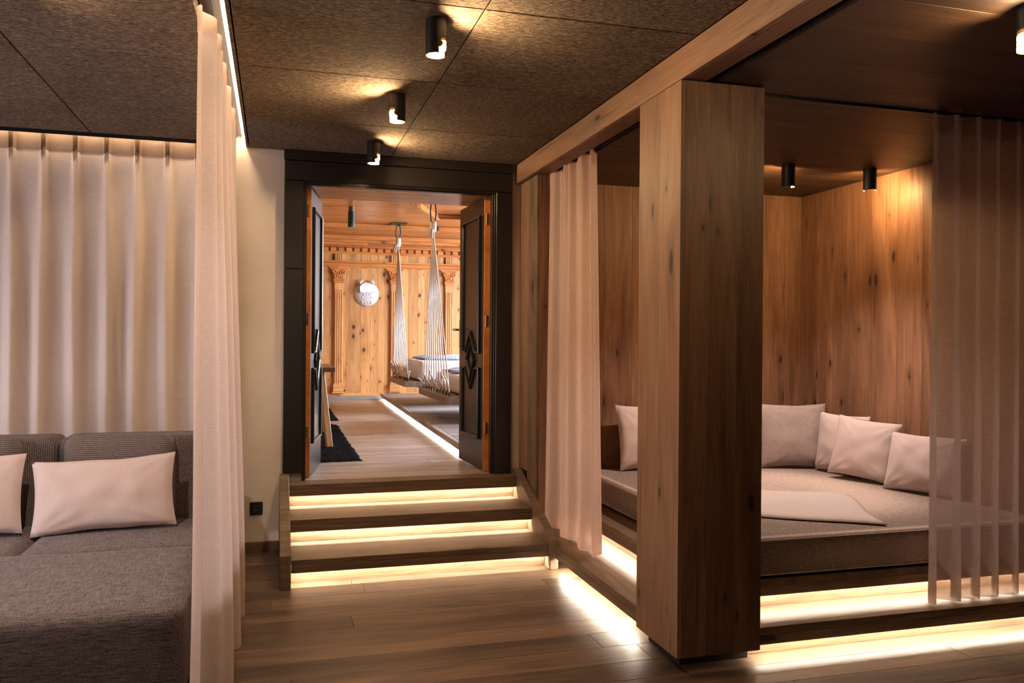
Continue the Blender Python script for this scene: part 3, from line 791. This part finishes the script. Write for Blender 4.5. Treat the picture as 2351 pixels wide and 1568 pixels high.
# pilasters
def pilaster(xc, label):
    o = thing('pilaster', (xc,YP,ZL+.1), label, 'pilaster', 'pilasters on the far pine wall')
    hw = .072
    board('plinth_block', (xc-.10,YP-.085,ZL+.1005), (xc+.10,YP-.001,ZL+.13), PINE, o, 'x', 'y', .003)
    board('base_block', (xc-.085,YP-.075,ZL+.131), (xc+.085,YP-.001,ZL+.185), PINE, o, 'x', 'y', .004)
    board('base_block', (xc-.085,YP-.075,ZL+.187), (xc+.085,YP-.001,ZL+.25), PINE, o, 'x', 'y', .004)
    board('shaft', (xc-hw,YP-.045,ZL+.25), (xc+hw,YP-.001,2.42), PINE, o, 'z', 'y', .003)
    for q in (-.051,-.017,.017,.051):
        board('fillet', (xc+q-.010,YP-.054,ZL+.27), (xc+q+.010,YP-.0455,2.30), PINE, o, 'z', 'y', .004)
    board('necking', (xc-.082,YP-.062,2.42), (xc+.082,YP-.001,2.462), PINEO, o, 'x', 'y', .003)
    board('necking', (xc-.098,YP-.075,2.4625), (xc+.098,YP-.001,2.475), PINEO, o, 'x', 'y', .003)
    cp = link('capital', prism_me('capital', [(xc-.082,2.476),(xc+.082,2.476),(xc+.078,2.53),(xc+.098,2.60),(xc+.125,2.645),(xc-.125,2.645),(xc-.098,2.60),(xc-.078,2.53)], .055, 'y'), PINEO, o, Matrix.Translation((0,YP-.057,0)))
    for s in (-1, 1):
        for dx, dz, rr in ((.075,2.605,.026),(.035,2.585,.02),(.05,2.52,.022)):
            link('scroll', torus_me('scroll', rr, rr*.42, 12, 6), PINEO, cp, Matrix.Translation((xc+s*dx,YP-.064,dz)) @ Matrix.Rotation(R(90),4,'X'))
    link('scroll', torus_me('scroll', .016, .010, 10, 6), PINEO, cp, Matrix.Translation((xc,YP-.068,2.535)) @ Matrix.Rotation(R(90),4,'X'))
    # short upper fluted block in the frieze
    board('frieze_block', (xc-hw,YP-.035,2.786), (xc+hw,YP-.001,2.904), PINE, o, 'z', 'y', .002)
    for q in (-.051,-.017,.017,.051):
        board('fillet', (xc+q-.010,YP-.045,2.787), (xc+q+.010,YP-.0355,2.903), PINE, o, 'z', 'y', .003)
pilaster(1.013, 'carved pine pilaster left of the round owl lamp')
pilaster(1.945, 'carved pine pilaster behind the left bundle of ropes')
pilaster(2.878, 'carved pine pilaster right of the ropes beside the open door')
# ceiling of the pine room: boards, beams, hexagonal coffer frame
ZPC = 3.13
cp = tag(thing('ceiling', (2,10,ZPC), None, None), kind='structure')
y = 6.7; i = 0
while y < YP-.2:
    y2 = min(y+.24, YP-.2)
    board('ceiling_board', (-1.5,y+.001,ZPC), (5,y2-.001,ZPC+.03), PINEO, cp, 'x', 'z', .002); y = y2
boxes('backing', [((-1.6,6.7,ZPC+.031),(5.1,14.2,ZPC+.3))], BLACKM, cp)
def cbeam(y0, y1, z0, n='beam', x0=-1.5, x1=5): return board(n, (x0,y0,z0), (x1,y1,ZPC-.001), PINEO, cp, 'x', 'z', .012)
cbeam(9.42, 9.55, 3.085); cbeam(11.85, 12.05, 3.065); cbeam(12.06, 12.16, 3.095)
cbeam(13.2, 13.35, 3.06); cbeam(13.36, 13.5, 3.03); cbeam(13.5, 13.84, 3.00, 'beam', -1.5, 1.42); cbeam(13.6, 13.84, 3.045, 'beam', 1.42, 5)
def seg(p, q, wd, z0, z1, name, mat=PINEO):
    p, q = Vector(p), Vector(q); d = q-p; a = math.atan2(d.y, d.x); L = d.length
    return link(name, box_mesh(L, wd, z1-z0, .010, mat), mat, cp, Matrix.Translation(((p.x+q.x)/2, (p.y+q.y)/2, (z0+z1)/2)) @ Matrix.Rotation(a, 4, 'Z'))
HEX = [(1.63+ .0,8.93),(2.75,8.93),(3.3,9.75),(2.75,10.55),(1.95,11.0),(1.5,9.9)]
HEX = [(1.42,8.85),(2.60,8.95),(3.05,9.8),(2.5,10.7),(2.02,10.75),(1.60,9.8)]
for a, b in zip(HEX, HEX[1:]+HEX[:1]):
    seg(a, b, .10, ZPC-.055, ZPC-.002, 'coffer_moulding'); 
    ca = Vector((2.15,9.75)); A_ = Vector(a)+(ca-Vector(a))*.07; B_ = Vector(b)+(ca-Vector(b))*.07
    seg(A_, B_, .07, ZPC-.085, ZPC-.056, 'coffer_moulding')
# recessed spot and cylinder spot
rs = thing('recessed_spot', (1.05,9.75,ZPC), 'small round recessed spot in the pine ceiling left of the ropes', 'ceiling spot')
link('ring', lathe_me('ring', [(.045,-.001),(.062,-.001),(.064,-.012),(.047,-.014),(.045,-.001)], 24), CHROME, rs, Matrix.Translation((1.05,9.75,ZPC)))
link('lens', lathe_me('lens', [(0,-.006),(.046,-.006)], 24), emit('recessed_glow', (1,.82,.5), 10), rs, Matrix.Translation((1.05,9.75,ZPC)))
ld = bpy.data.lights.new('recessed_light', 'SPOT'); ld.energy = 16; ld.color = (1,.75,.42); ld.spot_size = R(150); ld.shadow_soft_size = .04
lo = bpy.data.objects.new('recessed_light', ld); col.objects.link(lo); lo.location = (1.05,9.75,ZPC-.02); setparent(lo, rs)
cs_ = thing('ceiling_spot', (.90,10.42,ZPC), 'dark green cylinder spot on the pine ceiling inside the far room', 'ceiling spot')
link('housing', lathe_me('housing', [(0,0),(.042,0),(.042,-.20),(.036,-.20),(.036,-.185),(0,-.185)], 24, False), plain('green_black_metal', (.012,.02,.016), .35), cs_, Matrix.Translation((.90,10.42,ZPC-.06)))
link('stem', lathe_me('stem', [(.036,0),(.036,-.06)], 20), plain('dull_metal', (.12,.09,.06), .35, metal=.5), cs_, Matrix.Translation((.90,10.42,ZPC)))
link('lens', lathe_me('lens', [(0,-.19),(.035,-.19)], 20), SPOTG, cs_, Matrix.Translation((.90,10.42,ZPC-.06)))

# owl lamp
ow = thing('owl_lamp', (1.471,YP,2.03), 'round white owl shaped lamp glowing on the far pine wall', 'wall lamp')
OC = Vector((1.471, YP, 2.246))
def oM(dx, dy, dz): return Matrix.Translation((OC.x+dx, OC.y+dy, OC.z+dz))
link('body', lathe_me('body', [(0,.085),(.05,.083),(.11,.072),(.16,.052),(.195,.024),(.208,.008),(.208,0),(0,0)], 40), WHITE, ow, oM(0,0,0) @ Matrix.Rotation(R(90),4,'X'))
hv = [( .118*math.cos(a), .085*math.sin(a)) for a in [math.pi*i/16 for i in range(17)]]
link('head', prism_me('head', [(-.112,-.04)]+[(-.118,.01)]+[(x_, .045+z_) for x_, z_ in reversed(hv)]+[(.118,.01),(.112,-.04)], .10, 'y'), WHITE, ow, oM(0,-.10,.055))
for s in (-1, 1):
    link('eye', lathe_me('eye', [(0,.014),(.04,.012),(.060,.004),(.063,0)], 28), OWLG, ow, oM(s*.052,-.101,.085) @ Matrix.Rotation(R(90),4,'X'))
    for k in range(4):
        a = R(90 - s*(-8+26*k)) if False else R(90 + (-s)*(-12+24*k)*-1)
        v = Vector((math.cos(R(90)-s*R(-6+26*k)), 0, math.sin(R(90)-s*R(-6+26*k))))
        L_ = .085-.014*k
        link('ear_feather', lathe_me('ear_feather', [(.004,0),(.016,L_*.5),(.017,L_*.75),(.010,L_*.95),(0,L_)], 10), WHITE, ow,
             oM(s*.085, -.06, .160) @ v.to_track_quat('Z','Y').to_matrix().to_4x4())
FE = lathe_me('breast_feather', [(0,.020),(.014,.017),(.022,.008),(.024,0)], 12)
for j in range(5):
    for i in range(4 if j % 2 == 0 else 3):
        link('breast_feather', FE, WHITE, ow, oM((i-1.5 if j % 2 == 0 else i-1)*.048, -.078+.012*j*.7, .03-.042*j) @ Matrix.Rotation(R(90),4,'X'))

# raised platform with a light strip
PRZ = -R(1.25)
pp = thing('raised_platform', (1.552,7.14,ZL), 'low grey wooden platform with a light strip below its edge under the swing beds', 'platform', rz=PRZ)
X0 = Matrix.Translation((1.552,7.14,ZL)) @ Matrix.Rotation(PRZ, 4, 'Z')
PH = .098
board('edge_board', (0,-.20,.040), (.05,6.75,PH), GREYW, pp, 'y', 'x', .003, X0)
yy = -.20; rnd = random.Random(4)
while yy < 6.7:
    y2 = min(yy+.2, 6.75)
    board('deck_plank', (.051,yy+.001,PH-.03), (3.24,y2-.001,PH), GREYW, pp, 'x', 'z', .0015, X0); yy = y2
boxes_ = link('riser', boxes_me('riser', [((.09,-.20,.001),(.11,6.75,PH-.031))]), GREYW, pp, X0)
link('light_strip', boxes_me('light_strip', [((.054,-.19,.046),(.066,6.72,.052))]), LEDW, pp, X0)

# swing beds
def swing_bed(xl, y0, y1, zt, mth, label, zknot, xk, seed, nrope=10, length=1.95):
    yc = (y0+y1)/2; ztop = ZPC
    o = thing('swing_bed', (xl+length/2, yc, ZL+PH), label, 'swing bed', 'rope hung beds in the pine room')
    rnd = random.Random(seed)
    board('platform_board', (xl,y0,zt-.07), (xl+length,y1,zt), wood('walnut_frame%d' % seed, (.14,.09,.07), (.24,.165,.13), rough=.4, var=.1), o, 'y', 'z', .004)
    board('cross_beam', (xl+.35,yc-.30,zt-.14), (xl+.55,yc+.30,zt-.071), GREYW, o, 'y', 'z', .004)
    link('mattress', cushion_me('mattress', length-.34, (y1-y0)-.06, mth, .05, (0,0,.01), 12), BEDM, o, Matrix.Translation((xl+length/2+.03, yc, zt+.001)))
    RING = torus_me('ring', .020, .005, 12, 6)
    for end, xe, xkk in ((0, xl+.055, xk), (1, xl+length-.055, xl+length-.05)):
        K = Vector((xkk, yc, zknot))
        for i in range(nrope):
            ya = y0+.06+(y1-y0-.12)*i/(nrope-1)
            link('ring', RING, BLACKM, o, Matrix.Translation((xe,ya,zt+.026)) @ Matrix.Rotation(R(90),4,'Y') @ Matrix.Rotation(R(rnd.uniform(-25,25)),4,'X'))
            top = K + Vector((0, (i-(nrope-1)/2)*.0085, -.10))
            link('rope', tube_me('rope', [(xe,ya,zt+.04), (xe,ya,zt+.05), top, K+Vector((0,(i-(nrope-1)/2)*.003,0))], .0068, 6), ROPE, o)
            if end == 0:
                h_ = rnd.uniform(.12,.26); dy = rnd.uniform(-.10,.06); dx = rnd.uniform(-.09,.0)
                link('rope_tail', tube_me('rope_tail', [(xe,ya,zt+.045),(xe+dx*.15,ya+dy*.15,zt+h_*.45),(xe+dx*.5,ya+dy*.55,zt+h_*.8),(xe+dx,ya+dy*1.3,zt+h_)], [.010,.009,.009,.011], 6), ROPE, o)
        kn = link('knot', cushion_me('knot', .07, .09, .13, .03, n=6, wr=.01, seed=seed), ROPE, o, Matrix.Translation((K.x,K.y,K.z-.06)))
        for q in range(7):
            a = rnd.uniform(2.2, 4.4); L_ = rnd.uniform(.08,.15)
            link('tassel', tube_me('tassel', [K, K+Vector((math.cos(a)*.05, math.sin(a)*.05, -.03)), K+Vector((math.cos(a)*.075, math.sin(a)*.075, -.05-L_*.6))], [.012,.009,.007], 5), ROPE, kn)
        for s in (-1, 1):
            link('hanger', tube_me('hanger', [K+Vector((0,0,.02)), K+Vector((s*.028,s*.01,.08)), K+Vector((s*.036,s*.012,(ztop-K.z)*.55)), K+Vector((s*.026,s*.01,(ztop-K.z)*.85)), (K.x+s*.004,K.y,ztop-.015)], .009, 8), BLACKM, o)
        board('ceiling_plate', (K.x-.11,K.y-.13,ztop-.014), (K.x+.11,K.y+.13,ztop-.001), plain('bronze_plate', (.06,.04,.025), .4, metal=.3), o, 'x', 'z', .002)
    return o
swing_bed(1.75, 8.70, 10.40, .88, .215, 'nearer rope hung bed with a pale mattress beside the open door', 2.80, 1.765, 21)
swing_bed(1.655, 10.95, 12.55, .93, .275, 'farther rope hung bed with a pale mattress near the far pine wall', 2.86, 1.672, 22, 12)
def blanket(xa, xb, ya, yb, z, seed, label):
    n, v, f = 26, [], []
    for s in (0, 1):
        for j in range(n+1):
            for i in range(n+1):
                a, b = i/n, j/n; e = min(a,1-a,b,1-b)
                x = xa+(xb-xa)*a + .03*math.sin(b*11+seed); y_ = ya+(yb-ya)*b + .04*math.sin(a*9+seed)
                h = (.010+.055*min(1, e*9)*(.5+.5*mnoise.noise(Vector((a*6+seed, b*7, 0)))+.12)) if s else 0
                v.append((x, y_, z+h))
    N = (n+1)**2
    for j in range(n):
        for i in range(n):
            k = j*(n+1)+i
            f.append((k, k+n+1, k+n+2, k+1)); f.append((N+k, N+k+1, N+k+n+2, N+k+n+1))
    ring = [i for i in range(n+1)] + [j*(n+1)+n for j in range(1, n+1)] + [n*(n+1)+i for i in range(n-1, -1, -1)] + [j*(n+1) for j in range(n-1, 0, -1)]
    for q in range(len(ring)):
        a, b = ring[q], ring[(q+1) % len(ring)]; f.append((a, b, N+b, N+a))
    return tag(mobj('blanket', v, f, BLUE, None, True), label, 'blanket', 'blue blankets on the swing beds')
blanket(2.02, 3.3, 9.2, 10.15, .88+.215+.012, 1, 'rumpled blue blanket on the nearer rope hung bed')
blanket(1.98, 3.3, 11.2, 12.35, .93+.275+.012, 2, 'rumpled blue blanket on the farther rope hung bed')

# table and rugs
tb = thing('table', (0,8.4,ZL), 'wooden trestle table half hidden behind the left open door', 'table')
board('table_top', (-.9,7.88,1.185), (.545,9.0,1.228), TABLEW, tb, 'x', 'z', .004)
for xe, s in ((.44,1), (-.75,-1)):
    for yb, yt in ((7.74,8.02), (9.02,8.8)):
        A_, B_ = Vector((xe+.045*s, yb, ZL+.014)), Vector((xe-.02*s, yt, 1.184))
        d = (B_-A_); q = d.to_track_quat('X','Z').to_matrix().to_4x4()
        link('leg', box_mesh(d.length, .055, .045, .004, BEECH), BEECH, tb, Matrix.Translation((A_+B_)/2) @ q)
    board('cross_bar', (xe-.02,7.9,.80), (xe+.02,8.9,.85), BEECH, tb, 'y', 'z', .003)
bx = board('small_box', (.36,8.25,1.2285), (.43,8.33,1.285), PAPER, None, 'x', 'z', .004)
tag(bx, 'small pale box lying on the trestle table beside the open door', 'box')
def rug(x0, x1, y0, y1, label, seed):
    n, m = int((x1-x0)/.022), int((y1-y0)/.022)
    v, f = [], []
    for j in range(m+1):
        for i in range(n+1):
            x = x0+(x1-x0)*i/n; y_ = y0+(y1-y0)*j/m
            e = min(i, n-i, j, m-j)
            h = .002 if e == 0 else .014+.016*mnoise.noise(Vector((x*31, y_*31, seed)))+.010*mnoise.noise(Vector((x*70, y_*70, seed)))
            w_ = .02*mnoise.noise(Vector((y_*9, x*9, seed)))
            v.append((x+w_, y_+w_, ZL+max(.001, h)))
    for j in range(m):
        for i in range(n):
            k = j*(n+1)+i; f.append((k, k+1, k+n+2, k+n+1))
    return tag(mobj('shaggy_rug', v, f, RUG, None, True), label, 'rug', 'dark rugs in the pine room')
rug(-.6, .70, 6.92, 9.85, 'dark grey shaggy rug under the trestle table near the doorway', 1)
rug(-.6, .76, 10.35, 12.3, 'dark grey shaggy rug farther back near the pine wall', 2)

# ================================================================== DOORS
def door(name, hinge, tip, side, label):
    """leaf from hinge to tip; side = +1 if the shown face looks to -X after opening (right leaf), -1 for the left leaf"""
    h, t = Vector(hinge), Vector(tip); d = t-h; Wd = d.length; a = math.atan2(d.y, d.x)
    H = 2.098
    T = Matrix.Translation((h.x, h.y, ZL+.006)) @ Matrix.Rotation(a, 4, 'Z')
    # local: x along the leaf, z up; the visible face is local +y for the right leaf, -y for the left leaf
    o = thing(name, (h.x, h.y, ZL), label, 'door', 'double door leaves', rz=a)
    th = .052; f = side
    def P(nm, lo, hi, mat, p=o, bev=.002):
        lo, hi = list(lo), list(hi)
        if f < 0: lo[1], hi[1] = -hi[1], -lo[1]
        M = T @ Matrix.Translation([(q+w_)/2 for q, w_ in zip(lo, hi)])
        return link(nm, box_mesh(*[w_-q for q, w_ in zip(lo, hi)], bev, mat), mat, p, M)
    # core with a pine hinge edge, stiles and rails
    body = P('leaf', (.010,-th+.006,0), (Wd,-.006,H), BLACKP)
    P('hinge_edge', (0,-th,0), (.0095,0,H), PINEO)
    ul, ur = .125, Wd-.125
    def mould(nm, path, w_=.022, dep=.016, closed=True):
        v, fc = [], []; n = len(path)
        for i in range(n):
            p = Vector(path[i]); pa = Vector(path[(i-1) % n]); pb = Vector(path[(i+1) % n])
            d1 = (p-pa).normalized(); d2 = (pb-p).normalized()
            n1 = Vector((-d1.y, d1.x)); n2 = Vector((-d2.y, d2.x)); mm = (n1+n2)
            mm = mm/max(.35, mm.dot(n1)) if mm.length > 1e-6 else n1
            for off, dd in ((-w_/2,-.006),(-w_/2,dep*.55),(-w_*.15,dep),(w_*.25,dep*.8),(w_/2,.001),(w_/2,-.006)):
                q = p+mm*off; v.append((q.x, dd*f, q.y))
        m = 6
        for i in range(n):
            k = (i+1) % n
            for j in range(m):
                fc.append((i*m+j, i*m+(j+1) % m, k*m+(j+1) % m, k*m+j))
        me = pydata(nm, v, fc)
        bm = bmesh.new(); bm.from_mesh(me); bmesh.ops.recalc_face_normals(bm, faces=bm.faces); bm.to_mesh(me); bm.free()
        return link(nm, me, BLACKP, o, T)
    c = (ul+ur)/2; q = .13
    mould('panel_moulding', [(ul,1.96),(ul,.905),(c-q,.905),(c,1.06),(c+q,.905),(ur,.905),(ur,1.96)][::1])
    mould('panel_moulding', [(ul,.775),(ul,.24),(ur,.24),(ur,.775),(c+q,.775),(c,.62),(c-q,.775)])
    mould('diamond_moulding', [(c,.985),(c-.105,.84),(c,.695),(c+.105,.84)])
    for z in (.28, 1.10, 1.88):
        P('hinge', (-.006,-.036,z), (.002,-.012,z+.09), BRASS)
    if f < 0: return o
    hp = P('handle_plate', (Wd-.062,.0002,.93), (Wd-.022,.006,1.165), CHROME)
    pts = [(Wd-.042, 0, 1.085), (Wd-.042, .05*f, 1.085), (Wd-.047, .058*f, 1.085), (Wd-.15, .060*f, 1.085)]
    link('handle', tube_me('handle', pts, [.010,.010,.011,.009], 10), CHROME, hp, T)
    return o
door('door_leaf', (1.535,6.16), (1.497,6.88), 1, 'dark panelled door leaf standing open on the right with a chrome handle')
door('door_leaf', (.247,6.16), (.368,6.88), -1, 'dark panelled door leaf standing open on the left beside the table')
